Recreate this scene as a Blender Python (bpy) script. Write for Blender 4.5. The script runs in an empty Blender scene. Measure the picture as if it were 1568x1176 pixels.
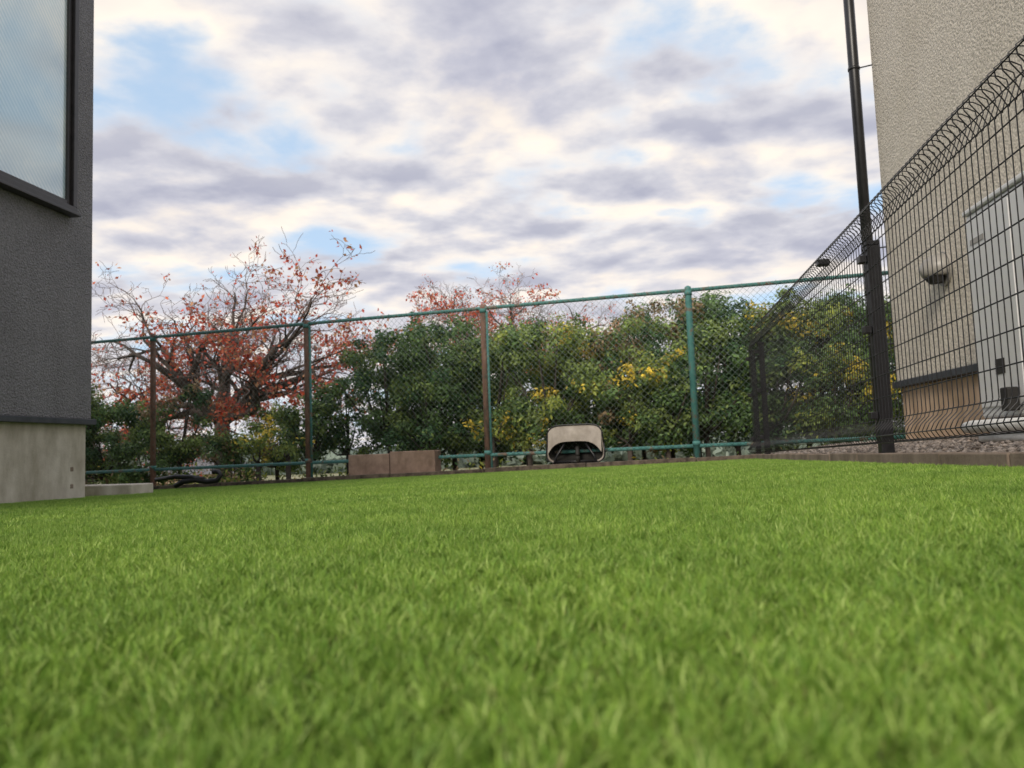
import bpy, math, random
import numpy as np
from mathutils import Vector, Matrix, noise as mnoise
random.seed(7); RNG=np.random.default_rng(11)
scene=bpy.context.scene
COL=scene.collection

# ---------------------------------------------------------------- helpers
def new_mat(name):
    m=bpy.data.materials.new(name); m.use_nodes=True
    nt=m.node_tree; b=nt.nodes['Principled BSDF']
    return m,nt,b
def N(nt,t,**kw):
    n=nt.nodes.new(t)
    for k,v in kw.items(): setattr(n,k,v)
    return n
def link(nt,a,b): nt.links.new(a,b)
def rgba(c): return (c[0],c[1],c[2],1)
def ramp(nt,fac,stops,interp='LINEAR'):
    r=N(nt,'ShaderNodeValToRGB'); r.color_ramp.interpolation=interp
    els=r.color_ramp.elements
    while len(els)<len(stops): els.new(.5)
    for e,(p,c) in zip(els,stops): e.position=p; e.color=rgba(c)
    link(nt,fac,r.inputs[0]); return r.outputs[0]
def noise_n(nt,vec,scale,detail=4,rough=.55):
    n=N(nt,'ShaderNodeTexNoise'); n.inputs['Scale'].default_value=scale
    n.inputs['Detail'].default_value=detail; n.inputs['Roughness'].default_value=rough
    if vec is not None: link(nt,vec,n.inputs['Vector'])
    return n.outputs['Fac']
def geo_pos(nt): return N(nt,'ShaderNodeNewGeometry').outputs['Position']
def bump(nt,b,h,strength,dist):
    bp=N(nt,'ShaderNodeBump'); bp.inputs['Strength'].default_value=strength
    bp.inputs['Distance'].default_value=dist; link(nt,h,bp.inputs['Height'])
    link(nt,bp.outputs[0],b.inputs['Normal'])
def mix_mul(nt,a,b_,fac=1.0,mode='MULTIPLY'):
    m=N(nt,'ShaderNodeMix',data_type='RGBA',blend_type=mode)
    m.inputs[0].default_value=fac
    link(nt,a,m.inputs[6]); link(nt,b_,m.inputs[7]); return m.outputs[2]

def simple_noise_mat(name,c1,c2,scale,rough=.8,bs=.3,bd=.005,bscale=80,metal=0,detail=5,lo=.35,hi=.65):
    m,nt,b=new_mat(name); p=geo_pos(nt)
    f=noise_n(nt,p,scale,detail,.6)
    link(nt,ramp(nt,f,[(lo,c1),(hi,c2)]),b.inputs['Base Color'])
    b.inputs['Roughness'].default_value=rough; b.inputs['Metallic'].default_value=metal
    if bs>0: bump(nt,b,noise_n(nt,p,bscale,3,.6),bs,bd)
    return m

def np_mesh(name,V,faces_flat,loop_tot,mat=None,col=None,parent=None,smooth=False):
    me=bpy.data.meshes.new(name); V=np.asarray(V,dtype=np.float32)
    me.vertices.add(len(V)); me.vertices.foreach_set('co',V.ravel())
    ff=np.asarray(faces_flat,dtype=np.int32); lt=np.asarray(loop_tot,dtype=np.int32)
    me.loops.add(len(ff)); me.loops.foreach_set('vertex_index',ff)
    me.polygons.add(len(lt)); ls=np.concatenate([[0],np.cumsum(lt)[:-1]]).astype(np.int32)
    me.polygons.foreach_set('loop_start',ls)
    me.polygons.foreach_set('loop_total',lt)
    if col is not None:
        a=me.color_attributes.new('col','FLOAT_COLOR','POINT')
        c=np.ones((len(V),4),dtype=np.float32); c[:,:3]=col
        a.data.foreach_set('color',c.ravel())
    me.update(calc_edges=True); me.validate()
    if smooth: me.polygons.foreach_set('use_smooth',np.ones(len(me.polygons),dtype=bool))
    if mat: me.materials.append(mat)
    o=bpy.data.objects.new(name,me); COL.objects.link(o)
    if parent: o.parent=parent
    return o
def mesh(name,V,F,mat=None,parent=None,smooth=False,bevel=0):
    me=bpy.data.meshes.new(name); me.from_pydata([tuple(v) for v in V],[],F); me.update()
    if smooth:
        for p in me.polygons: p.use_smooth=True
    if mat: me.materials.append(mat)
    o=bpy.data.objects.new(name,me); COL.objects.link(o)
    if parent: o.parent=parent
    if bevel>0:
        bv=o.modifiers.new('b','BEVEL'); bv.width=bevel; bv.segments=2; bv.limit_method='ANGLE'
    return o
def empty(name,loc=(0,0,0)):
    o=bpy.data.objects.new(name,None); COL.objects.link(o); o.location=(0,0,0); return o
BF=[(0,3,2,1),(4,5,6,7),(0,1,5,4),(1,2,6,5),(2,3,7,6),(3,0,4,7)]
def obox(name,P,D,s0,s1,o0,o1,z0,z1,mat,parent=None,bevel=0,zs0=None,zs1=None):
    """box in a frame: origin P(x,y), direction D(x,y); s along D, o along right-hand normal (D.y,-D.x)"""
    Nn=(D[1],-D[0])
    def pt(s,o,z): return (P[0]+D[0]*s+Nn[0]*o,P[1]+D[1]*s+Nn[1]*o,z)
    za0,za1=(z0,z1); zb0,zb1=(z0 if zs0 is None else zs0, z1 if zs1 is None else zs1)
    V=[pt(s0,o0,za0),pt(s0,o1,za0),pt(s1,o1,zb0),pt(s1,o0,zb0),
       pt(s0,o0,za1),pt(s0,o1,za1),pt(s1,o1,zb1),pt(s1,o0,zb1)]
    return mesh(name,V,BF,mat,parent,bevel=bevel)

class Tubes:
    def __init__(s,n=5): s.V=[];s.F=[];s.n=n
    def add(s,pts,rads,closed=False):
        n=s.n; pts=[Vector(p) for p in pts]
        if not hasattr(rads,'__len__'): rads=[rads]*len(pts)
        base=len(s.V); ref=None
        for i,p in enumerate(pts):
            t=(pts[min(i+1,len(pts)-1)]-pts[max(i-1,0)])
            if t.length<1e-9: t=Vector((0,0,1))
            t.normalize()
            if ref is None:
                ref=t.cross(Vector((0,0,1)) if abs(t.z)<.9 else Vector((1,0,0))).normalized()
            ref=(ref-t*ref.dot(t))
            if ref.length<1e-6: ref=t.orthogonal()
            ref.normalize(); b=t.cross(ref)
            for k in range(n):
                a=2*math.pi*k/n
                v=p+(ref*math.cos(a)+b*math.sin(a))*rads[i]
                s.V.append((v.x,v.y,v.z))
        for i in range(len(pts)-1):
            for k in range(n):
                k2=(k+1)%n
                s.F.append((base+i*n+k,base+i*n+k2,base+(i+1)*n+k2,base+(i+1)*n+k))
        s.F.append(tuple(base+k for k in range(n))[::-1]); e=base+(len(pts)-1)*n
        s.F.append(tuple(e+k for k in range(n)))
    def make(s,name,mat,parent=None,smooth=True):
        return mesh(name,s.V,s.F,mat,parent,smooth=smooth)

def G(x,y): return .018*(x-y)          # lawn plane

# ---------------------------------------------------------------- materials
def foliage_mat(name,rough=.5,trans=.3,world_var=None,spec=.3):
    m,nt,b=new_mat(name)
    at=N(nt,'ShaderNodeAttribute',attribute_name='col').outputs['Color']
    c=at
    if world_var:
        f=noise_n(nt,geo_pos(nt),world_var,4,.6)
        r=ramp(nt,f,[(.3,(.76,.80,.76)),(.7,(1.2,1.13,1.1))])
        c=mix_mul(nt,at,r)
    link(nt,c,b.inputs['Base Color']); b.inputs['Roughness'].default_value=rough
    b.inputs['Specular IOR Level'].default_value=spec
    if trans>0:
        t=N(nt,'ShaderNodeBsdfTranslucent'); link(nt,c,t.inputs['Color'])
        mx=N(nt,'ShaderNodeMixShader'); mx.inputs[0].default_value=trans
        link(nt,b.outputs[0],mx.inputs[1]); link(nt,t.outputs[0],mx.inputs[2])
        link(nt,mx.outputs[0],nt.nodes['Material Output'].inputs['Surface'])
    return m
M_grass=foliage_mat('turf_blades',.5,.22,2.2,.3)
M_leaf=foliage_mat('leaves',.5,.3,None,.3)
M_thatch=simple_noise_mat('turf_backing',(.025,.04,.012),(.06,.07,.025),60,.95,.5,.01,200)
M_soil=simple_noise_mat('soil',(.12,.09,.065),(.28,.23,.18),14,.95,1,.03,45)
M_field=simple_noise_mat('ground_field',(.12,.14,.06),(.34,.31,.20),.35,.95,.6,.05,4)
M_bark=simple_noise_mat('bark',(.035,.027,.023),(.10,.078,.065),9,.9,.8,.01,60)
M_black=simple_noise_mat('black_coated_steel',(.008,.008,.010),(.016,.016,.02),30,.38,0)
M_gravel=simple_noise_mat('gravel_bed',(.15,.11,.08),(.36,.29,.23),55,.95,1,.02,90)
def stucco(name,c1,c2,bscale=95,bs=.9,bd=.012,streak=.5):
    m,nt,b=new_mat(name); p=geo_pos(nt)
    f=noise_n(nt,p,1.3,6,.65)
    base=ramp(nt,f,[(.3,c1),(.7,c2)])
    mp=N(nt,'ShaderNodeMapping'); mp.inputs['Scale'].default_value=(3,3,.35); link(nt,p,mp.inputs[0])
    s=noise_n(nt,mp.outputs[0],1.2,4,.5)
    base=mix_mul(nt,base,ramp(nt,s,[(.3,(.88,.87,.86)),(.65,(1.03,1.03,1.03))]),streak)
    g=noise_n(nt,p,bscale,3,.7)
    base=mix_mul(nt,base,ramp(nt,g,[(.33,(.66,.66,.66)),(.62,(1.20,1.20,1.20))]))
    link(nt,base,b.inputs['Base Color']); b.inputs['Roughness'].default_value=.92
    v=N(nt,'ShaderNodeTexVoronoi'); v.inputs['Scale'].default_value=bscale*.8; link(nt,p,v.inputs['Vector'])
    a=N(nt,'ShaderNodeMath',operation='SUBTRACT'); link(nt,g,a.inputs[0]); 
    mm=N(nt,'ShaderNodeMath',operation='MULTIPLY'); mm.inputs[1].default_value=.6; link(nt,v.outputs['Distance'],mm.inputs[0]); link(nt,mm.outputs[0],a.inputs[1])
    bump(nt,b,a.outputs[0],bs,bd); return m
M_grey=stucco('grey_stucco',(.21,.205,.22),(.265,.26,.276),66,1,.018)
M_beige=stucco('beige_stucco',(.68,.615,.52),(.76,.695,.605),62,.8,.010,.3)
def concrete(name,c1,c2):
    m,nt,b=new_mat(name); p=geo_pos(nt)
    f=noise_n(nt,p,3.2,8,.68); base=ramp(nt,f,[(.3,c1),(.7,c2)])
    mp=N(nt,'ShaderNodeMapping'); mp.inputs['Scale'].default_value=(4,4,1.4); link(nt,p,mp.inputs[0])
    s=noise_n(nt,mp.outputs[0],1.5,6,.6)
    base=mix_mul(nt,base,ramp(nt,s,[(.32,(.70,.68,.63)),(.6,(1.05,1.05,1.05))]))
    v=N(nt,'ShaderNodeTexVoronoi'); v.inputs['Scale'].default_value=16; link(nt,p,v.inputs['Vector'])
    pit=ramp(nt,v.outputs['Distance'],[(.03,(.45,.43,.4)),(.08,(1,1,1))])
    base=mix_mul(nt,base,pit,.6)
    link(nt,base,b.inputs['Base Color']); b.inputs['Roughness'].default_value=.9
    bump(nt,b,noise_n(nt,p,70,4,.65),.5,.006); return m
M_conc=concrete('foundation_concrete',(.50,.455,.385),(.68,.63,.55))
M_peach=concrete('tan_foundation',(.55,.39,.26),(.68,.50,.35))
M_kerb=concrete('kerb_concrete',(.14,.105,.08),(.32,.25,.20))
M_edge=simple_noise_mat('timber_edging',(.05,.037,.03),(.17,.13,.10),12,.9,.8,.01,70)
M_flash=simple_noise_mat('dark_flashing',(.04,.045,.055),(.07,.075,.09),8,.5,0)
M_frame=simple_noise_mat('window_frame_metal',(.02,.018,.018),(.035,.03,.03),8,.35,0)
M_pipe=simple_noise_mat('downpipe_plastic',(.010,.010,.012),(.02,.02,.022),8,.35,0)
m,nt,b=new_mat('teal_paint'); p=geo_pos(nt)
f=noise_n(nt,p,7,7,.7)
link(nt,ramp(nt,f,[(.3,(.04,.15,.145)),(.54,(.08,.24,.225)),(.60,(.17,.14,.11)),(.75,(.22,.12,.085))]),b.inputs['Base Color'])
b.inputs['Roughness'].default_value=.7; bump(nt,b,noise_n(nt,p,60,3),.3,.003); M_teal=m
m,nt,b=new_mat('rusty_post'); p=geo_pos(nt)
mp=N(nt,'ShaderNodeMapping'); mp.inputs['Scale'].default_value=(6,6,2); link(nt,p,mp.inputs[0])
f=noise_n(nt,mp.outputs[0],2.2,7,.7)
link(nt,ramp(nt,f,[(.28,(.03,.17,.155)),(.36,(.10,.085,.07)),(.5,(.22,.13,.10)),(.65,(.30,.19,.155)),(.75,(.13,.075,.055))]),b.inputs['Base Color'])
b.inputs['Roughness'].default_value=.85; bump(nt,b,noise_n(nt,p,60,4),.6,.005); M_rust=m
M_wire=simple_noise_mat('chainlink_wire',(.13,.19,.175),(.26,.31,.29),5,.6,0)
M_brick=concrete('brown_block',(.15,.10,.075),(.42,.30,.24))
M_cream=concrete('weathered_plastic',(.27,.235,.21),(.52,.465,.42))
M_unit=simple_noise_mat('unit_painted_steel',(.68,.68,.68),(.74,.74,.74),2,.45,0)
M_white=simple_noise_mat('white_pipe_wrap',(.62,.62,.60),(.78,.78,.76),20,.7,.3,.004,60)
M_vent=simple_noise_mat('vent_metal',(.26,.245,.22),(.34,.32,.29),8,.4,0)

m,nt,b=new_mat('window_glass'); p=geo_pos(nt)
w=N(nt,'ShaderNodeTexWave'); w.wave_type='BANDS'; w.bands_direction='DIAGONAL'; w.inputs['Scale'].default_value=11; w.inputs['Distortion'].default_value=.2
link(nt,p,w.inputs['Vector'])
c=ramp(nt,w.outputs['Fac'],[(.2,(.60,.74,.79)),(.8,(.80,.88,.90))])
f=noise_n(nt,p,1.1,4,.6); c=mix_mul(nt,c,ramp(nt,f,[(.38,(.74,.87,.94)),(.62,(1.15,1.12,1.03))]))  # pale sky reflection and blind stripes painted into the pane's base colour
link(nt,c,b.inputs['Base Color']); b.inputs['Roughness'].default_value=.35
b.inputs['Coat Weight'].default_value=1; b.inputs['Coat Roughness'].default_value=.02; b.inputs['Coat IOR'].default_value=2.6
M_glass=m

# ---------------------------------------------------------------- reference frames
A=(-5.04,10.76); B=(2.036,8.63)
L=math.hypot(B[0]-A[0],B[1]-A[1]); DC=((B[0]-A[0])/L,(B[1]-A[1])/L); SP=L/3   # chain-link fence
NC=(-DC[1],DC[0])         # points away from camera
DW=(.1219,.9925)          # left house wall
n=math.hypot(.146,1); DR=(.146/n,1/n)       # right fence / house
def FX(y): return 1.385+.146*y

# ---------------------------------------------------------------- ground
ts=[-3000,-300,-60,-16,-8,0,8,16,60,300,3000]; ss=[-3000,-300,-60,-14,-5,-.05,.45,1.2,2.5,4.5,8,20,60,300,3000]
V=[];F=[]
for s in ss:
    for t in ts:
        x=A[0]+DC[0]*(t+3.7)+NC[0]*s; y=A[1]+DC[1]*(t+3.7)+NC[1]*s
        tc_=max(-16,min(16,t))+3.7; sc=max(-14,min(.45,s))
        xc=A[0]+DC[0]*tc_+NC[0]*sc; yc=A[1]+DC[1]*tc_+NC[1]*sc
        z=G(xc,yc)-.03
        if s>.45:
            k=min(1,(s-.45)/4.0); z=z*(1-k)+(-2.6)*k
        V.append((x,y,z))
nt_=len(ts)
for i in range(len(ss)-1):
    for j in range(nt_-1):
        F.append((i*nt_+j,i*nt_+j+1,(i+1)*nt_+j+1,(i+1)*nt_+j))
mesh('ground',V,F,M_field)

# ---------------------------------------------------------------- artificial lawn
lawn=empty('artificial_grass_lawn')
def edge_y(x): return 8.33-.301*(x-2.036)
P=[(-9,-2),(FX(-2),-2),(FX(8.19),8.19),(-9,edge_y(-9))]
mesh('backing',[(x,y,G(x,y)+.002) for x,y in P],[(0,1,2,3)],M_thatch,lawn)
def make_tile(idx,T,pitch,nb,wmul):
    r=np.random.default_rng(100+idx)
    k=int(T/pitch)
    gx,gy=np.meshgrid(np.arange(k),np.arange(k)); 
    tx=(gx.ravel()+.5)*T/k-T/2+r.normal(0,pitch*.25,k*k); ty=(gy.ravel()+.5)*T/k-T/2+r.normal(0,pitch*.25,k*k)
    def fld(seed,sc):
        return np.array([mnoise.noise(Vector((a*sc+seed*7.3,b*sc-seed*3.1,seed))) for a,b in zip(tx,ty)])
    lx=fld(idx+1,34)*1.2+fld(idx+51,90)*1.1; ly=fld(idx+11,34)*1.2+fld(idx+61,90)*1.1; hh=fld(idx+21,55)+.7*fld(idx+31,130)
    n=k*k*nb
    TX=np.repeat(tx,nb);TY=np.repeat(ty,nb)
    bx=TX+r.normal(0,pitch*.22,n); by=TY+r.normal(0,pitch*.22,n)
    az=r.uniform(0,2*np.pi,n); tilt=np.abs(r.normal(.0,.45,n))
    dx=np.cos(az)*tilt+np.repeat(lx,nb)*.95; dy=np.sin(az)*tilt+np.repeat(ly,nb)*.95
    ln=r.uniform(.013,.0215,n)*(1+np.repeat(hh,nb)*.75)
    curl=r.random(n)<.15
    ln=np.where(curl,ln*.55,ln)
    nr=np.sqrt(dx*dx+dy*dy+1); ux,uy,uz=dx/nr,dy/nr,1/nr
    d2x,d2y=dx*2.1+r.normal(0,.3,n),dy*2.1+r.normal(0,.3,n); nr2=np.sqrt(d2x**2+d2y**2+1); vx,vy,vz=d2x/nr2,d2y/nr2,1/nr2
    w=r.uniform(.00045,.00075,n)*wmul; fa=r.uniform(0,np.pi,n); wx,wy=np.cos(fa)*w,np.sin(fa)*w
    V=np.zeros((n,5,3))
    V[:,0]=np.stack([bx-wx,by-wy,0*bx],1); V[:,1]=np.stack([bx+wx,by+wy,0*bx],1)
    mx,my,mz=bx+ux*ln*.55,by+uy*ln*.55,uz*ln*.55
    V[:,2]=np.stack([mx+wx*.9,my+wy*.9,mz],1); V[:,3]=np.stack([mx-wx*.9,my-wy*.9,mz],1)
    V[:,4]=np.stack([mx+vx*ln*.45,my+vy*ln*.45,mz+vz*ln*.45],1)
    i0=(np.arange(n)*5)[:,None]
    ff=(i0+np.array([0,1,2,3,3,2,4])[None,:]).ravel(); lt=np.tile([4,3],n)
    u=(r.random(n)**1.1)[:,None]
    c=np.array([.12,.255,.032])*(1-u)+np.array([.35,.53,.10])*u
    tone=np.repeat(r.uniform(.78,1.22,k*k),nb)[:,None]; c=c*tone
    lime=(r.random(n)<.14)[:,None]; c=np.where(lime,np.array([.50,.66,.20])*(0.8+.35*r.random((n,1))),c)
    c=np.where(curl[:,None],np.array([.38,.34,.15])*(.5+.6*r.random((n,1))),c)
    return np_mesh('turf_tile_%d'%idx,V.reshape(-1,3),ff,lt,M_grass,np.repeat(c,5,axis=0))
def inlawn(x,y,mg):
    if not(x<FX(y)-mg-.03 and y<edge_y(x)-mg): return False
    rel=(x+4.1)*DW[1]-(y-7.47)*DW[0]
    if rel<-.02 and y<7.6: return False
    return abs(x)<1.0*max(y,0)+1.6
def carriers(tag,cells,idx0,T,pitch,nb,wm):
    for i,cl in enumerate(cells):
        V=[];F=[]
        for (x,y) in cl:
            a=random.randrange(4)*math.pi/2+random.uniform(-.12,.12); h=.02; b0=len(V)
            for k in range(4):
                aa=a+math.pi/4+k*math.pi/2
                px,py=x+h*math.cos(aa),y+h*math.sin(aa); V.append((px,py,G(px,py)))
            F.append((b0,b0+1,b0+2,b0+3))
        car=mesh('turf_patch_%s_%d'%(tag,i),V,F,M_thatch,lawn)
        car.instance_type='FACES'; car.show_instancer_for_render=False; car.show_instancer_for_viewport=False
        make_tile(idx0+i,T,pitch,nb,wm).parent=car
YS=2.6
TN=.20; near=[[] for _ in range(6)]
y=-.9
while y<YS:
    x=-4.4
    while x<2.2:
        if inlawn(x,y,.09): near[random.randrange(6)].append((x,y))
        x+=TN*.96
    y+=TN*.96
ylast=y-TN*.96+TN/2
y=-.9
while y<YS: near[random.randrange(6)].append((FX(y)-.14,y)); y+=TN*.9
carriers('fine',near,0,TN,.0058,9,1.0)
TF=.30; far=[[] for _ in range(4)]
y=ylast+TF/2-.02
while y<11.4:
    x=-6.2
    while x<3:
        if inlawn(x,y,.13): far[random.randrange(4)].append((x,y))
        x+=TF*.96
    y+=TF*.96
y=YS+.1
while y<8.15: far[random.randrange(4)].append((FX(y)-.19,y)); y+=TF*.9
x=-5.8
while x<2.4: far[random.randrange(4)].append((x,edge_y(x)-.17)); x+=TF*.85
carriers('coarse',far,20,TF,.0088,8,1.8)

# ---------------------------------------------------------------- back edging & planting bed
PE=(A[0]-NC[0]*.33,A[1]-NC[1]*.33)
edg=empty('timber_garden_edging')
s=-2.2
while s<L+.65:
    ln=1.2; s2=min(s+ln,L+.68)
    p0=(PE[0]+DC[0]*s,PE[1]+DC[1]*s);p1=(PE[0]+DC[0]*s2,PE[1]+DC[1]*s2)
    dz=random.uniform(-.006,.008)
    obox('board',PE,DC,s+.004,s2-.004,-.0,.05,G(*p0)-.05,G(*p0)+.066+dz,M_edge,edg,.006,G(*p1)-.05,G(*p1)+.066+dz)
    s=s2
V=[];F=[];ns=60
for i in range(ns+1):
    s=-2.4+(L+3.6)*i/ns
    for o,dz in ((.02,.045),(.25,.05),(.62,.04)):
        x=PE[0]+DC[0]*s+NC[0]*o; y=PE[1]+DC[1]*s+NC[1]*o
        V.append((x,y,G(x,y)+dz+random.uniform(-.012,.012)))
for i in range(ns):
    for j in range(2): a=i*3+j; F.append((a,a+3,a+4,a+1))
mesh('planting_bed',V,F,M_soil,smooth=True)

# ---------------------------------------------------------------- chain link fence
ch=empty('chain_link_fence')
def zt(s): return 1.88+(1.843-1.88)*s/L
def zb(s): return .006+(.068-.006)*s/L
def CP(s,o=0): return (A[0]+DC[0]*s+NC[0]*o,A[1]+DC[1]*s+NC[1]*o)
S0=-SP*1.0; S1=L+SP*1.45
for i in range(-1,5):
    s=i*SP; x,y=CP(s)
    mt=M_rust if i in(-1,0,1,2) else M_teal
    tb=Tubes(14); tb.add([(x,y,G(x,y)-.1),(x,y,zt(s)-.01),(x,y,zt(s)+.025),(x,y,zt(s)+.04)],[.038,.038,.036,.012])
    tb.make('post_%d'%(i+2),mt,ch)
    if i in (1,2):
        tb=Tubes(10); 
        x2,y2=CP(s+.045,0); tb.add([(x2,y2,G(x,y)-.1),(x2,y2,zt(s)-.05)],.016); tb.make('tension_bar_%d'%i,M_teal,ch)
    tb=Tubes(14)
    for zz in (zt(s)-.045,zb(s)+.03): tb.add([(x,y,zz-.025),(x,y,zz+.025)],.044)
    tb.make('post_band_%d'%(i+2),M_teal,ch)
tb=Tubes(12)
tb.add([(*CP(S0),zt(S0)-.012),(*CP(S1),zt(S1)-.012)],.022); tb.make('top_rail',M_teal,ch)
tb=Tubes(12); tb.add([(*CP(S0),zb(S0)),(*CP(S1),zb(S1))],.021); tb.make('bottom_rail',M_teal,ch)
for side in (1,-1):
    tb=Tubes(3); d=.072; H=1.86; s=S0-H
    while s<S1+H:
        sa,sb=s,s+side*H*.95
        t0,t1=0.,1.
        for (lim,gt) in ((S0,True),(S1,False)):
            f0=sa-lim if gt else lim-sa; f1=sb-lim if gt else lim-sb
            if f0<0 and f1<0: t1=-1;break
            if f0<0: t0=max(t0,f0/(f0-f1))
            if f1<0: t1=min(t1,f0/(f0-f1))
        if t1>t0:
            q=[]
            for t in (t0,t1):
                ss_=sa+(sb-sa)*t; q.append((*CP(ss_,-.028+side*.002),zb(ss_)+(zt(ss_)-zb(ss_))*t))
            tb.add(q,.0016)
        s+=d
    tb.make('mesh_wires_%s'%('a' if side>0 else 'b'),M_wire,ch)
tb=Tubes(4); s=S0
while s<S1:
    z=zt(s)-.012; q=[]
    for a in range(9):
        an=a/8*2*math.pi; q.append((*CP(s+.004*a/8,math.cos(an)*.03),z+math.sin(an)*.03))
    tb.add(q,.0025); s+=.36
tb.make('tie_wires',M_wire,ch)

# ---------------------------------------------------------------- left grey house
hl=empty('grey_stucco_house')
C=(-4.1,7.47)
obox('foundation',C,DW,-9,-.03,-7,-.035,-.9,.545,M_conc,hl,.006)
obox('walls',C,DW,-9,0,-7.05,0,.553,6.6,M_grey,hl,.008)
obox('base_flashing',C,DW,-9.02,.035,-7.07,.032,.50,.552,M_flash,hl,.004)
obox('roof_parapet',C,DW,-9.08,.08,-7.1,.08,6.6,6.75,M_flash,hl,.01)
for s_,z_ in ((-.22,.08),(-.22,-.08),(-1.2,.1)):
    obox('form_tie',C,DW,s_-.02,s_+.02,-.04,-.031,z_-.02,z_+.02,M_kerb,hl,.004)
w0,w1,wz0,wz1=-2.35,-.33,2.49,4.95
fw=.055
obox('window_frame_bottom',C,DW,w0,w1,0,.085,wz0,wz0+fw,M_frame,hl,.004)
obox('window_sill_lip',C,DW,w0-.01,w1+.015,0,.11,wz0-.028,wz0-.002,M_frame,hl,.004)
obox('window_frame_top',C,DW,w0,w1,0,.085,wz1-fw,wz1,M_frame,hl,.004)
obox('window_frame_far',C,DW,w1-fw,w1,0,.083,wz0+fw,wz1-fw,M_frame,hl,.004)
obox('window_frame_near',C,DW,w0,w0+fw,0,.083,wz0+fw,wz1-fw,M_frame,hl,.004)
obox('window_sash_far',C,DW,w1-fw-.042,w1-fw-.002,0,.052,wz0+fw+.002,wz1-fw-.002,M_frame,hl,.003)
obox('window_sash_bottom',C,DW,w0+fw+.002,w1-fw-.044,0,.052,wz0+fw+.002,wz0+fw+.05,M_frame,hl,.003)
obox('window_mullion',C,DW,(w0+w1)/2-.03,(w0+w1)/2+.03,0,.056,wz0+fw+.052,wz1-fw-.002,M_frame,hl,.003)
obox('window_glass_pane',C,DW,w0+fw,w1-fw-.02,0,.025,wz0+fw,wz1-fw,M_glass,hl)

obox('concrete_slab',(-4.15,7.9),(DC[0],DC[1]),-.5,.42,-.15,.15,-.40,-.095,M_conc,None,.01)
tb=Tubes(10)
tb.add([(-4.05,9.2,-.18),(-3.95,9.2,-.13),(-3.80,9.2,-.115),(-3.66,9.2,-.14),(-3.55,9.2,-.13),(-3.50,9.2,-.07),(-3.53,9.2,-.03),(-3.60,9.2,-.025)],[.03,.034,.034,.034,.032,.03,.03,.032])
tb.add([(-4.3,9.25,-.10),(-4.05,9.22,-.07),(-3.85,9.2,-.08),(-3.7,9.2,-.11)],.028)
tb.make('black_drain_hose',M_black)

# ---------------------------------------------------------------- blocks
def block(name,s,w,h,zb_):
    e=empty(name)
    obox('front_wall',A,DC,s,s+w,.10,.14,zb_,zb_+h,M_brick,e,.008)
    obox('rear_wall',A,DC,s,s+w,-.06,-.02,zb_,zb_+h,M_brick,e,.008)
    for k in range(3):
        a=s+.001+(w-.042)*k/2
        obox('web_%d'%k,A,DC,a,a+.04,-.019,.099,zb_+.002,zb_+h-.006,M_brick,e,.006)
    return e
def s_at(xy):
    return (xy*A[1]-A[0])/(DC[0]-xy*DC[1])
sb=s_at(-.2085); x,y=CP(sb,-.12)
zB=G(x,y)+.052
block('concrete_block',sb,.565,.27,zB)
block('concrete_block',sb+.575,.60,.285,zB+.008)
obox('concrete_paver',A,DC,sb-.05,sb+.62,.16,.30,zB-.03,zB+.015,M_kerb,None,.006)

# ---------------------------------------------------------------- wheelbarrow tray tipped up
wb=empty('wheelbarrow')
sw=s_at(.082); X0,Y0=CP(sw,-.14); zg=G(X0,Y0)+.05
def rr(cx,z,hw,hh,dep,nn=28,p=5.0):
    out=[]
    for i in range(nn):
        a=2*math.pi*i/nn; ca,sa=math.cos(a),math.sin(a)
        u=math.copysign(abs(ca)**(2/p),ca); v=math.copysign(abs(sa)**(2/p),sa)
        wd=hw*(1-.06*v)
        out.append((cx+u*wd,dep,z+v*hh))
    return out
def LP(u,dep,z):
    return (X0+DC[0]*u-NC[0]*dep,Y0+DC[1]*u-NC[1]*dep,z)
def loft(name,secs,mat,cap0=False,cap1=False):
    V=[];F=[];nn=len(secs[0])
    for sct in secs:
        for (u,d,z) in sct: V.append(LP(u,d,z))
    for i in range(len(secs)-1):
        for k in range(nn):
            k2=(k+1)%nn; F.append((i*nn+k,i*nn+k2,(i+1)*nn+k2,(i+1)*nn+k))
    if cap0: F.append(tuple(range(nn))[::-1])
    if cap1: F.append(tuple((len(secs)-1)*nn+k for k in range(nn)))
    return mesh(name,V,F,mat,wb,smooth=False,bevel=0)
M_dark=simple_noise_mat('rubber_and_cavity_shade',(.012,.011,.010),(.03,.028,.025),12,.7,0)  # dark tone for rubber parts and for the tray's painted-in cavity shade
zc=zg+.24
loft('tray_shell',[rr(0,zc+.02,.25,.14,-.22),rr(0,zc+.01,.30,.19,-.12),rr(0,zc,.335,.225,.0),rr(0,zc,.315,.205,.0),rr(0,zc+.01,.28,.17,-.11),rr(0,zc+.02,.24,.125,-.20)],M_cream,True,True)
tb=Tubes(8); q=[LP(u,d,z) for (u,d,z) in rr(0,zc,.333,.222,.005,40)]; tb.add(q+[q[0]],.009); tb.make('tray_rim',M_black,wb)
Va=[];Fa=[];na=14
for i in range(na+1):
    u=-.312+.624*i/na; e=abs(u)/.312
    top=zc+.208-.02*e**4; bot=zc+.03-.13*e**4
    for j,(zz_,dp) in enumerate(((top,.0),((top+bot)/2,.035),(bot,.05))): Va.append(LP(u,dp,zz_))
for i in range(na):
    for j in range(2): a=i*3+j; Fa.append((a,a+3,a+4,a+1))
mesh('tray_lip',Va,Fa,M_cream,wb,smooth=True)
loft('tray_cavity_shade',[rr(0,zc,.312,.202,-.004),rr(0,zc+.01,.276,.166,-.105),rr(0,zc+.02,.236,.121,-.19)],M_dark,False,True)  # shade inside the hollow, put in as a dark inner surface
tb=Tubes(8)
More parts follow.
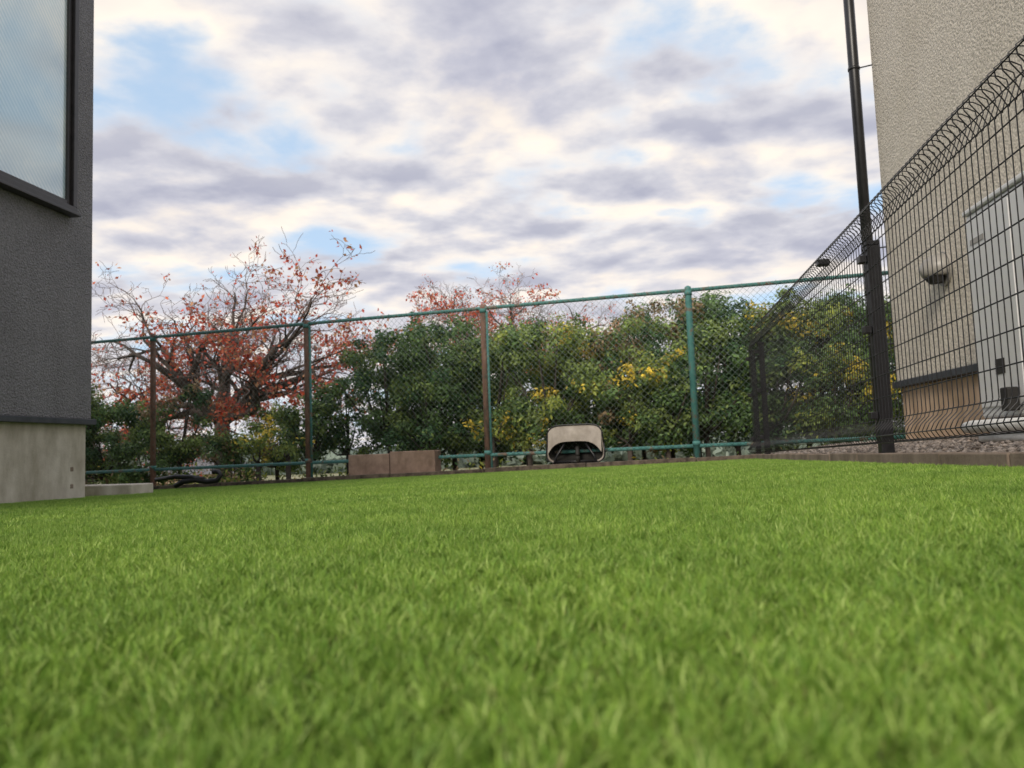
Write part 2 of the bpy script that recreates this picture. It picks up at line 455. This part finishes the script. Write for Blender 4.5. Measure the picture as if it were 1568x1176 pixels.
for sgn in (-1,1):
    tb.add([LP(sgn*.26,.03,zg-.01),LP(sgn*.22,.02,zg+.10),LP(sgn*.10,.0,zc+.04)],.014)
tb.add([LP(-.25,.025,zg+.04),LP(.25,.025,zg+.04)],.011)
tb.make('leg_frame',M_black,wb)
tb=Tubes(10); q=[]
for i in range(25):
    a=2*math.pi*i/24; q.append(LP(.02+.02*math.cos(a),-.02+.09*math.cos(a),zg+.10+.09*math.sin(a)))
tb.add(q,.024); tb.make('wheel',M_dark,wb)

# ---------------------------------------------------------------- right kerb, gravel
kb=empty('block_kerb')
yy=-1.5
while yy<8.35:
    y2=min(yy+.6,8.38)
    p0=(FX(yy),yy);p1=(FX(y2),y2)
    Ls=math.hypot(p1[0]-p0[0],p1[1]-p0[1]); dz=random.uniform(-.003,.004)
    hh=.062
    obox('kerb_block',p0,DR,.003,Ls-.003,-.055+random.uniform(-.003,.003),.055,G(*p0)-.06,G(*p0)+hh+dz,M_kerb,kb,.006,G(*p1)-.06,G(*p1)+hh+dz)
    yy=y2
V=[];F=[];ns=50;no=8
def gz(y,o):
    k=min(1,max(0,(o-.05)/.85)); return (G(FX(y),y)+.045)*(1-k)+(.16-.015*y)*k
for i in range(ns+1):
    yv=-1.5+ (10.2)*i/ns
    for j in range(no+1):
        o=.04+ 1.0*j/no
        V.append((FX(yv)+o*DR[1],yv-o*DR[0],gz(yv,o)+random.uniform(-.006,.006)))
for i in range(ns):
    for j in range(no): a=i*(no+1)+j; F.append((a,a+1,a+no+2,a+no+1))
mesh('gravel_path',V,F,M_gravel,smooth=True)
V=[];cols=[];ff=[]
octv=np.array([[1,0,0],[-1,0,0],[0,1,0],[0,-1,0],[0,0,1],[0,0,-1]],float)
octf=np.array([[0,2,4],[2,1,4],[1,3,4],[3,0,4],[2,0,5],[1,2,5],[3,1,5],[0,3,5]])
nst=7000
for i in range(nst):
    yv=random.uniform(1.2,8.5); o=random.uniform(.05,.95)
    r=random.uniform(.006,.02)
    v=octv*np.array([r*random.uniform(.7,1.3),r*random.uniform(.7,1.3),r*.6])+RNG.normal(0,r*.16,(6,3))
    a=random.uniform(0,6.28); ca,sa=math.cos(a),math.sin(a)
    v=np.stack([v[:,0]*ca-v[:,1]*sa,v[:,0]*sa+v[:,1]*ca,v[:,2]],1)+np.array([FX(yv)+o*DR[1],yv-o*DR[0],gz(yv,o)+r*.3])
    ff.append((octf+len(V)*6).ravel()); V.append(v); 
    g=random.uniform(.10,.42); t=random.uniform(.7,1); cols.append(np.tile([g,g*(.68+.2*t),g*(.45+.35*t)],(6,1)))
m,nt,b=new_mat('gravel_stone'); link(nt,N(nt,'ShaderNodeAttribute',attribute_name='col').outputs['Color'],b.inputs['Base Color']); b.inputs['Roughness'].default_value=.9
np_mesh('gravel_stones',np.concatenate(V),np.concatenate(ff),[3]*(8*nst),m,np.concatenate(cols))

# ---------------------------------------------------------------- black welded mesh fence
mf=empty('black_mesh_fence')
def mb(y): return .11-.026*(y-4.28)
def MP(y,o,h): return (FX(y)+o*DR[1],y-o*DR[0],mb(y)+h)
H=1.235
prof=[(-.012,-.035),(-.045,-.028),(-.062,.0),(-.045,.035),(-.01,.07),(0,.10),(0,.62),(0,H-.14),(-.015,H-.11),(-.055,H-.055),(-.058,H-.02),(-.03,H),(.0,H-.004),(.028,H-.02),(.034,H-.05),(.012,H-.11),(.004,H-.14)]
tb=Tubes(5); yv=.9
while yv<8.46:
    tb.add([MP(yv,o,h) for o,h in prof],.0024); yv+=.05
tb.make('vertical_wires',M_black,mf)
tb=Tubes(6)
hs=[(.006,.09+ i*.1195) for i in range(9)]+[(-.060,H-.035),(.036,H-.04),(0.006,H-.13),(-.062,-.0),(-.02,-.036)]
for o,h in hs:
    tb.add([MP(.9,o,h),MP(4.3,o,h),MP(8.46,o,h)],.003)
tb.make('horizontal_wires',M_black,mf)
for i,yv in enumerate((.9,2.28,4.28,7.9,8.45)):
    big=.034 if yv<5 else .026
    c0=(FX(yv)+.045*DR[1],yv-.045*DR[0])
    obox('post_%d'%i,c0,DR,-big,big,-big,big,G(*c0)-.1,mb(yv)+H-.16,M_black,mf,.004)
    obox('post_cap_%d'%i,c0,DR,-big-.004,big+.004,-big-.004,big+.004,mb(yv)+H-.159,mb(yv)+H-.135,M_black,mf,.004)
    for hh in (.12,.6,1.0):
        obox('bracket_%d'%i,c0,DR,-.03,.03,-.075,-big-.002,mb(yv)+hh-.02,mb(yv)+hh+.02,M_black,mf,.003)
q=MP(5.05,-.02,H-.03); obox('coupler',(q[0],q[1]),DR,-.03,.03,-.04,.04,q[2]-.04,q[2]+.005,M_black,mf,.01)

# ---------------------------------------------------------------- right beige house
hr=empty('beige_stucco_house')
yc=6.62; CR=(1.385+.95*1.0105+.146*yc,yc)
obox('foundation',CR,DR,-10,-.03,.03,7,-1.2,.512,M_peach,hr,.006)
obox('walls',CR,DR,-10,0,0,7.05,.566,6.8,M_beige,hr,.008)
obox('base_flashing',CR,DR,-10.02,.03,-.028,7.06,.513,.565,M_flash,hr,.004)
obox('roof_fascia',CR,DR,-10.3,.3,-.35,7.3,6.8,6.98,M_flash,hr,.01)
dp=(CR[0]-.135,CR[1]+.05)
tb=Tubes(16); tb.add([(dp[0],dp[1],-.1),(dp[0],dp[1],6.79)],.045)
for z in (1.75,3.4,5.0,.9): tb.add([(dp[0],dp[1],z-.012),(dp[0],dp[1],z+.012)],.051)
for z in (1.75,3.4,5.0,.9): tb.add([(dp[0],dp[1],z),(CR[0]+.02,CR[1]-.03,z)],.006)
tb.make('downpipe',M_pipe,hr)
yv=5.45; vx=1.385+.95*1.0105+.146*yv; zv=1.29
def VP(dep,dxy,dz): return (vx-DR[1]*dep+DR[0]*dxy, yv+DR[0]*dep+DR[1]*dxy, zv+dz)
V=[];F=[];nu,nv=28,12;R=.115
for j in range(nv+1):
    ph=math.pi/2*j/nv
    for i in range(nu):
        a=2*math.pi*i/nu
        r_=R*math.cos(ph); dz=r_*math.sin(a); dxy=r_*math.cos(a); dep=.02+R*1.3*math.sin(ph)
        if dz<-.055 : dz=-.055
        V.append(VP(dep,dxy,dz))
for j in range(nv):
    for i in range(nu):
        i2=(i+1)%nu; F.append((j*nu+i,j*nu+i2,(j+1)*nu+i2,(j+1)*nu+i))
mesh('vent_hood',V,F,M_vent,hr,smooth=True)
tb=Tubes(28); tb.add([VP(-.01,0,0),VP(.018,0,0)],R*1.08); tb.make('vent_backplate',M_vent,hr,False)
V=[]
for i in range(20):
    a=2*math.pi*i/20; V.append(VP(.075+.065*math.cos(a),.085*math.sin(a),-.058)); 
for i in range(20):
    a=2*math.pi*i/20; V.append(VP(.065+.045*math.cos(a),.06*math.sin(a),-.098))
F=[(i,(i+1)%20,20+(i+1)%20,20+i) for i in range(20)]+[tuple(range(20,40))]
mesh('vent_mouth',V,F,M_dark,hr,False)

# ---------------------------------------------------------------- outdoor water heater unit
un=empty('outdoor_water_heater_unit')
PU=(1.385+.60*1.0105+.146*4.31,4.31)
obox('cabinet',PU,DR,-1.15,0,0,.30,.19,1.34,M_unit,un,.015)
obox('cabinet_lid',PU,DR,-1.16,.012,-.012,.31,1.342,1.372,M_unit,un,.008)
obox('service_panel',PU,DR,-.50,-.02,-.008,-.001,.25,1.30,M_unit,un,.003)
obox('side_panel',PU,DR,-1.13,-.52,-.006,-.001,.25,1.30,M_unit,un,.003)
obox('recess_handle',PU,DR,-.33,-.23,-.012,-.009,.42,.50,M_dark,un,.002)
obox('label',PU,DR,-.22,-.06,-.011,-.009,1.16,1.19,M_vent,un)
for s_ in (-1.1,-.12): obox('foot',PU,DR,s_,s_+.07,.01,.29,.02,.189,M_unit,un,.004)
obox('plinth',PU,DR,-1.25,.08,-.06,.36,-.1,.06,M_conc,un,.01)
tb=Tubes(12)
def UP(s,o,z): return (PU[0]+DR[0]*s+DR[1]*o,PU[1]+DR[1]*s-DR[0]*o,z)
tb.add([UP(-1.3,-.10,.15),UP(-.1,-.10,.15),UP(-.02,-.09,.145),UP(.0,-.02,.145)],.032)
tb.add([UP(-1.3,-.09,.085),UP(-.2,-.09,.085)],.024)
tb.make('insulated_pipes',M_white,un)
obox('drain_valve',PU,DR,-.46,-.38,-.07,-.012,.22,.34,M_dark,un,.008)

# ---------------------------------------------------------------- foliage
def leaf_mesh(name,P,Nrm,size,cols,parent=None,aspect=.5,mat=None):
    n=len(P); r=RNG
    Nrm=Nrm/(np.linalg.norm(Nrm,axis=1)[:,None]+1e-9)
    t=r.normal(0,1,(n,3)); t[:,2]-=.35
    t-=Nrm*np.sum(t*Nrm,axis=1)[:,None]; t/=np.linalg.norm(t,axis=1)[:,None]+1e-9
    b=np.cross(Nrm,t); sz=size[:,None]
    V=np.zeros((n,4,3)); w=sz*aspect*.5
    V[:,0]=P-t*sz*.5; V[:,1]=P+b*w+Nrm*sz*.08; V[:,2]=P+t*sz*.5; V[:,3]=P-b*w+Nrm*sz*.08
    ff=(np.arange(n)[:,None]*4+np.array([0,1,2,3])[None,:]).ravel()
    return np_mesh(name,V.reshape(-1,3),ff,[4]*n,mat or M_leaf,np.repeat(cols,4,axis=0),parent)
GR=np.array([.115,.195,.065]); DG=np.array([.062,.13,.055]); OL=np.array([.21,.28,.08]); LG=np.array([.26,.37,.10])
YE=np.array([.70,.54,.08]); BR=np.array([.32,.23,.13]); YG=np.array([.37,.42,.09])
def shrub(name,cx,cy,z0,z1,hw,pal,ncl=75,per=230,ls=.07,trunk=True):
    e=empty(name); rz=(z1-z0)/2; zc=(z0+z1)/2; ry=hw*.95
    Ps=[];Ns=[];Cs=[];tb=Tubes(5)
    base=Vector((cx,cy,-2.6)); fork=Vector((cx+random.uniform(-.1,.1),cy,z0+.25*rz))
    if trunk: tb.add([base,(base+fork)/2+Vector((.06,0,0)),fork],[.065,.05,.04])
    for c in range(ncl):
        d=RNG.normal(0,1,3); d/=np.linalg.norm(d); rad=RNG.uniform(.3,1)**.45
        lump=.96+.24*mnoise.noise(Vector((d[0]*1.7+cx,d[1]*1.7,d[2]*1.7+cy)))
        q=np.abs(d)**.72*np.sign(d); q/=max(np.linalg.norm(q),1e-6)
        q*=1+.18*(1-np.max(np.abs(q)))
        p=np.array([cx+q[0]*hw*rad*lump,cy+q[1]*ry*rad*lump,zc+q[2]*rz*rad*lump])
        cr=RNG.uniform(.11,.27)*(.6+.4*hw)
        nl=int(per*RNG.uniform(.5,1.4)*(cr/.21)**2)
        dd=RNG.normal(0,1,(nl,3)); dd[:,2]+=.35; dd/=np.linalg.norm(dd,axis=1)[:,None]
        rr2=cr*RNG.uniform(.35,1.15,(nl,1))
        pos=p+dd*rr2*np.array([1.15,1.15,.85])
        pi=RNG.choice(len(pal),p=[q_[1] for q_ in pal]); bc=pal[pi][0]*RNG.uniform(.75,1.3)
        c_=bc[None,:]*RNG.uniform(.5,1.5,(nl,1)); 
        odd=RNG.random(nl)<.08; c_[odd]=LG*RNG.uniform(.8,1.3)
        Ps.append(pos);Ns.append(dd*.9+RNG.normal(0,.4,(nl,3))+np.array([0,0,.3]));Cs.append(c_)
        if c%4==0 and trunk: tb.add([fork,(fork+Vector(p))/2+Vector((0,0,-.08)),Vector(p)],[.025,.016,.006])
        if rad>.75 and d[2]>-.3 and RNG.random()<.6:
            v=d*.9+RNG.normal(0,.35,3)+np.array([0,0,.35]); v/=np.linalg.norm(v); l=RNG.uniform(.08,.20)
            st=p+v*cr*.7; m=22
            tt=RNG.random((m,1)); q=st+v*tt*l+RNG.normal(0,.035,(m,3))
            Ps.append(q);Ns.append(RNG.normal(0,1,(m,3)));Cs.append(bc[None,:]*RNG.uniform(.8,1.6,(m,1)))
    P=np.concatenate(Ps);Nn=np.concatenate(Ns);Cc=np.concatenate(Cs)
    leaf_mesh('crown_leaves',P,Nn,RNG.uniform(ls*.6,ls*1.35,len(P)),Cc,e)
    if trunk: tb.make('stems',M_bark,e)
    return e
PA=[(DG,.32),(GR,.45),(OL,.23)]
PB=[(GR,.40),(OL,.42),(YG,.15),(YE,.03)]
PC=[(DG,.2),(GR,.32),(OL,.24),(BR,.24)]
PD=[(GR,.43),(OL,.32),(YG,.18),(YE,.07)]
PY=[(YE,.30),(YG,.36),(OL,.34)]
S=[# x/y , y, top z, bottom z, half width, palette
 (-.163,12.6,2.18,.0,.92,PA),(-.085,13.1,2.42,.0,1.0,PA),(-.115,12.2,1.45,-.1,.75,PA),(-.02,12.4,2.25,.0,.9,PB),(.045,12.0,2.22,.0,.85,PB),
 (.105,12.8,2.25,.0,.9,PD),(.15,11.9,2.15,.0,.78,PC),(.205,12.7,2.62,.0,.95,PC),(.145,11.5,1.3,-.05,.6,PD),(.19,11.4,1.45,.0,.6,PB),(.295,12.3,2.56,.0,.98,PA),
 (.25,11.8,2.0,-.05,.7,PA),(.375,12.0,2.5,.0,.95,PD),(.445,11.6,2.5,.0,.9,PD),(.52,11.8,2.55,.0,.95,PA),(.345,11.0,1.6,-.05,.65,PA),(.42,10.8,1.45,-.05,.65,PD),
 (-.52,14.0,1.25,-.4,.8,PA),(-.43,13.2,1.45,-.1,.55,PC),(-.47,12.8,.75,-.5,.55,PA),(-.31,13.6,.95,-.2,.5,PD),(-.265,13.0,1.05,-.1,.5,PA),(-.222,13.4,1.65,-.1,.5,PA),
 (-.36,12.6,.55,-.5,.45,PC),(-.60,13.5,1.6,-.3,.9,PA),
 (-.05,13.9,1.7,-.1,.9,PA),(.02,13.8,1.8,-.1,.9,PA),(.09,13.7,1.8,-.1,.9,PA),(.165,13.7,1.9,-.1,.9,PA),(.24,13.6,2.2,-.1,.9,PA),(.33,13.5,2.1,-.1,.9,PA),(-.13,13.8,1.7,-.1,.8,PA),(.41,13.3,2.1,-.1,.9,PA),(.48,13.2,2.1,-.1,.9,PA)]
for k_,(q,y,zt_,zb_,hw,pal) in enumerate(S):
    nc=int(72*hw*hw+16)
    back=k_>=25
    shrub('evergreen_shrub',q*y,y,zb_,zt_,hw,pal,int(nc*(.62 if back else 1)),(170 if back else 215),.085 if back else .066)
for (q,y,z,hw) in ((-.30,12.0,.40,.32),(.02,11.6,.30,.28),(.10,11.2,1.0,.22),(.185,11.1,1.2,.26),(.43,10.3,1.05,.26),(-.34,12.4,.25,.3),(.41,10.6,1.75,.22),(.08,11.5,1.8,.18),(-.03,11.6,.45,.22)):
    shrub('yellow_leaved_shrub',q*y,y,z-hw*1.0,z+hw*.8,hw*1.1,PY,11,65,.07,z<.6)
Ps=[];Cs=[]
for i in range(230):
    s=random.uniform(-3.5,12); o=random.uniform(1.0,3.8)
    x,y=CP(s,o); zt_=-.30+.20*mnoise.noise(Vector((s*.9,o,0)))-.12*(o-1)
    m=140; q=RNG.normal(0,1,(m,3))*np.array([.22,.22,.17])+np.array([x,y,zt_-.1])
    pal=[DG,GR,OL,YG,YE,BR][RNG.choice(6,p=[.12,.25,.25,.16,.10,.12])]
    Ps.append(q);Cs.append(pal[None,:]*RNG.uniform(.5,1.4,(m,1)))
P=np.concatenate(Ps); leaf_mesh('undergrowth',P,RNG.normal(0,1,P.shape)+np.array([0,0,.6]),RNG.uniform(.04,.1,len(P)),np.concatenate(Cs))

# ---------------------------------------------------------------- cherry trees
M_twig=simple_noise_mat('twig_bark',(.15,.11,.10),(.27,.21,.19),6,.9,0)
def cherry(name,base,fork,limbs,levels,r0,leafn,leafbias,seed,up=.05,lbias=0.0):
    random.seed(seed); e=empty(name); tb=Tubes(6); tw=Tubes(3); tips=[]
    base=Vector(base); fork=Vector(fork)
    tb.add([base,base.lerp(fork,.35)+Vector((.12,0,0)),base.lerp(fork,.75)+Vector((-.06,0,0)),fork],[r0*1.3,r0*1.0,r0*.85,r0*.8])
    def grow(p,d,Lg,r,lv):
        steps=6 if lv<3 else 4
        pts=[p.copy()];rs=[r]; d=d.normalized()
        for i in range(steps):
            j=.20 if lv<3 else .28
            d=d+Vector((random.gauss(0,j),random.gauss(0,j),random.gauss(0,j*.8)+up))
            d.normalize(); p=p+d*(Lg/steps); pts.append(p.copy()); rr_=max(r*(1-(i+1)/steps*.5),.0045); rs.append(rr_)
            if lv<levels and i>=1:
                k=1 if random.random()<(.85 if lv<3 else .8) else 0
                if i==steps-1: k=2
                for _ in range(k):
                    ax=d.cross(Vector((random.gauss(0,1),random.gauss(0,1),random.gauss(0,1)))).normalized()
                    nd=Matrix.Rotation(random.uniform(.45,1.05),3,ax)@d
                    nd.z=nd.z*.75+.05
                    grow(p,nd,Lg*random.uniform(.48,.68),rr_*random.uniform(.5,.72),lv+1)
        (tb if r>.018 else tw).add(pts,rs)
        if lv>=levels-1: tips.extend(pts[1:])
    for (az,el,Lm) in limbs:
        az=math.radians(az); el=math.radians(el)
        d=Vector((math.cos(az)*math.cos(el),math.sin(az)*math.cos(el),math.sin(el)))
        grow(fork+Vector((0,0,random.uniform(-.35,.05))),d,Lm,r0*random.uniform(.5,.7),1)
    tb.make('trunk_and_limbs',M_bark,e); tw.make('twigs',M_twig,e)
    T_=np.array([(t.x,t.y,t.z) for t in tips])
    nz=np.array([mnoise.noise(Vector(t)*1.1+Vector((seed,0,0)))+.5*mnoise.noise(Vector(t)*3+Vector((0,seed,0)))+lbias*(t.x-fork.x) for t in tips])
    pr=np.clip((nz-leafbias)*3.2,.02,1); pr/=pr.sum()
    idx=RNG.choice(len(T_),leafn,p=pr)
    P=T_[idx]+RNG.normal(0,.065,(leafn,3)); P[:,2]-=.03
    pal=np.array([[.74,.12,.065],[.82,.23,.12],[.58,.12,.08],[.62,.34,.18]])
    c=pal[RNG.integers(0,4,leafn)]*RNG.uniform(.65,1.2,(leafn,1))
    leaf_mesh('autumn_leaves',P,RNG.normal(0,1,P.shape),RNG.uniform(.06,.11,leafn),c,e,.6)
def ring(n_,el0,el1,Lm,ph=0):
    return [(ph+360*i/n_,el0+(el1-el0)*((i*7)%n_)/n_,Lm) for i in range(n_)]
cherry('autumn_cherry_tree',(-5.9,16,-2.6),(-6.05,16,1.05),
  [(0,24,2.35),(20,48,2.25),(180,20,2.3),(195,42,2.1),(95,72,2.0),(275,62,1.8),(340,12,1.7),(165,8,1.8),(10,62,2.0),(170,60,1.9)],5,.19,7200,.12,5,.012,.05)
cherry('autumn_cherry_tree',(-.9,23,-2.6),(-.8,23,2.6),ring(7,30,75,1.75,10),5,.15,4300,.08,9,.03)
cherry('autumn_cherry_tree',(1.8,21,-2.6),(1.9,21,1.7),ring(8,15,60,1.5,0),4,.12,3600,-.1,14,.03)
cherry('autumn_cherry_tree',(-10.0,18,-2.6),(-9.9,18,.9),ring(7,15,60,1.7,20),5,.15,3800,.05,21,.01)
random.seed(99)

# ---------------------------------------------------------------- distance
Ps=[];Cs=[];Ns=[]
for i in range(700):
    x=random.uniform(-160,160); y=random.uniform(110,150); h=random.uniform(1.5,4.2)*(1+.4*mnoise.noise(Vector((x*.03,0,0))))
    m=60; q=RNG.normal(0,1,(m,3)); q/=np.linalg.norm(q,axis=1)[:,None]
    Ps.append(q*np.array([3.2,3,h*.5])+np.array([x,y,-2.6+h*.5])); Ns.append(q+RNG.normal(0,.4,q.shape))
    c=np.array([.22,.27,.22])*random.uniform(.6,1.3); Cs.append(c[None,:]*RNG.uniform(.7,1.3,(m,1)))
P=np.concatenate(Ps); leaf_mesh('distant_treeline',P,np.concatenate(Ns),RNG.uniform(1.0,2.0,len(P)),np.concatenate(Cs),None,.9)
M_tanw=simple_noise_mat('tan_render',(.55,.44,.28),(.62,.50,.33),1,.9,0)
M_roof=simple_noise_mat('roof_tiles',(.10,.10,.11),(.16,.155,.16),3,.8,0)
def house(x,y,w,d,h,ang):
    e=empty('distant_house'); D=(math.cos(ang),math.sin(ang))
    obox('walls',(x,y),D,-w/2,w/2,-d/2,d/2,-2.7,-2.7+h,M_tanw,e)
    Nn=(D[1],-D[0])
    def pt(s,o,z): return (x+D[0]*s+Nn[0]*o,y+D[1]*s+Nn[1]*o,z)
    z0=-2.69+h; a=w/2+.4; b_=d/2+.4
    mesh('roof',[pt(-a,-b_,z0),pt(a,-b_,z0),pt(a,b_,z0),pt(-a,b_,z0),pt(-a*.6,0,z0+1.1),pt(a*.6,0,z0+1.1)],[(0,1,5,4),(1,2,5),(2,3,4,5),(3,0,4),(0,3,2,1)],M_roof,e)
    for k in (-.3,0,.3):
        obox('window',(x,y),D,w*k-.6,w*k+.6,d/2+.01,d/2+.05,-2.7+h*.4,-2.7+h*.75,M_frame,e)
house(-21,50,7,7,1.9,.1)

# ---------------------------------------------------------------- light
EL=math.radians(36); AZ=math.radians(205)
sd=Vector((math.sin(AZ)*math.cos(EL),math.cos(AZ)*math.cos(EL),math.sin(EL)))
sl=bpy.data.lights.new('sun','SUN'); sl.energy=2.6; sl.angle=math.radians(20); sl.color=(1,.91,.78)
so=bpy.data.objects.new('sun',sl); COL.objects.link(so); so.location=(0,0,12)
so.rotation_euler=sd.to_track_quat('Z','Y').to_euler()

w=bpy.data.worlds.new('World'); scene.world=w; w.use_nodes=True; nt=w.node_tree
for n_ in list(nt.nodes): nt.nodes.remove(n_)
out=N(nt,'ShaderNodeOutputWorld')
sky=N(nt,'ShaderNodeTexSky'); sky.sky_type='NISHITA'; sky.sun_disc=False; sky.sun_elevation=EL; sky.sun_rotation=AZ
bg1=N(nt,'ShaderNodeBackground'); bg1.inputs[1].default_value=.15; link(nt,sky.outputs[0],bg1.inputs[0])
tc=N(nt,'ShaderNodeTexCoord').outputs['Generated']
sx=N(nt,'ShaderNodeSeparateXYZ'); link(nt,tc,sx.inputs[0])
def M(op,a,b_=None,clamp=False):
    n_=N(nt,'ShaderNodeMath',operation=op); n_.use_clamp=clamp
    for i,v in enumerate((a,b_)):
        if v is None: continue
        if isinstance(v,(int,float)): n_.inputs[i].default_value=v
        else: link(nt,v,n_.inputs[i])
    return n_.outputs[0]
zz=M('ADD',M('MAXIMUM',sx.outputs['Z'],0),.15)
cx_=M('DIVIDE',sx.outputs['X'],zz); cy_=M('DIVIDE',sx.outputs['Y'],zz)
cb=N(nt,'ShaderNodeCombineXYZ'); link(nt,cx_,cb.inputs[0]); link(nt,cy_,cb.inputs[1])
def cloud(off,sc=2.1,det=7,ro=.50):
    mp=N(nt,'ShaderNodeMapping'); mp.inputs['Location'].default_value=off; mp.inputs['Scale'].default_value=(1,1.1,1); mp.inputs['Rotation'].default_value=(0,0,.25); link(nt,cb.outputs[0],mp.inputs[0])
    n_=N(nt,'ShaderNodeTexNoise'); n_.inputs['Scale'].default_value=sc; n_.inputs['Detail'].default_value=det; n_.inputs['Roughness'].default_value=ro; n_.inputs['Distortion'].default_value=.12
    link(nt,mp.outputs[0],n_.inputs['Vector']); return n_.outputs['Fac']
n1=cloud((3.1,1.7,0)); n2=cloud((3.1+.03,1.7-.11,0))
mask=ramp(nt,n1,[(.33,(0,0,0)),(.48,(1,1,1))],'EASE')
shade=M('ADD',M('MULTIPLY',M('SUBTRACT',n2,n1),3.2),.50,True)
ccol=ramp(nt,shade,[(.12,(.54,.555,.64)),(.40,(.69,.695,.75)),(.60,(.86,.83,.82)),(.82,(1.02,.94,.84))])
thick=ramp(nt,n1,[(.46,(1.04,1.02,1.0)),(.66,(.80,.80,.86))]); ccol=mix_mul(nt,ccol,thick)
hz=ramp(nt,sx.outputs['Z'],[(0,(1,1,1)),(.28,(0,0,0))])
hc=N(nt,'ShaderNodeMix',data_type='RGBA'); link(nt,M('MULTIPLY',hz,.4),hc.inputs[0]); link(nt,ccol,hc.inputs[6]); hc.inputs[7].default_value=(.82,.80,.83,1)
hv=N(nt,'ShaderNodeMix',data_type='RGBA'); link(nt,mask,hv.inputs[0]); hv.inputs[6].default_value=(.58,.76,.97,1); link(nt,hc.outputs[2],hv.inputs[7])
bg2=N(nt,'ShaderNodeBackground'); link(nt,hv.outputs[2],bg2.inputs[0]); bg2.inputs[1].default_value=1.05
mask2=M('ADD',M('MULTIPLY',mask,.30),.70)
mx=N(nt,'ShaderNodeMixShader'); link(nt,mask2,mx.inputs[0]); link(nt,bg1.outputs[0],mx.inputs[1]); link(nt,bg2.outputs[0],mx.inputs[2])
link(nt,mx.outputs[0],out.inputs[0])

# ---------------------------------------------------------------- camera
cam=bpy.data.cameras.new('camera'); co=bpy.data.objects.new('camera',cam); COL.objects.link(co); scene.camera=co
cam.sensor_width=36; cam.lens=27.05; cam.clip_start=.02; cam.clip_end=6000
p_=math.radians(4.7); r_=math.radians(2.15)
fwd=Vector((0,math.cos(p_),math.sin(p_))); up0=Vector((0,-math.sin(p_),math.cos(p_))); X=Vector((1,0,0))
right=X*math.cos(r_)-up0*math.sin(r_); up=X*math.sin(r_)+up0*math.cos(r_)
mt=Matrix((right,up,-fwd)).transposed().to_4x4(); mt.translation=Vector((0,0,.13)); co.matrix_world=mt
cam.dof.use_dof=True; cam.dof.focus_distance=2.6; cam.dof.aperture_fstop=6.5
scene.view_settings.view_transform='Standard'; scene.view_settings.look='None'; scene.view_settings.exposure=0
print('DONE', len(bpy.data.objects))
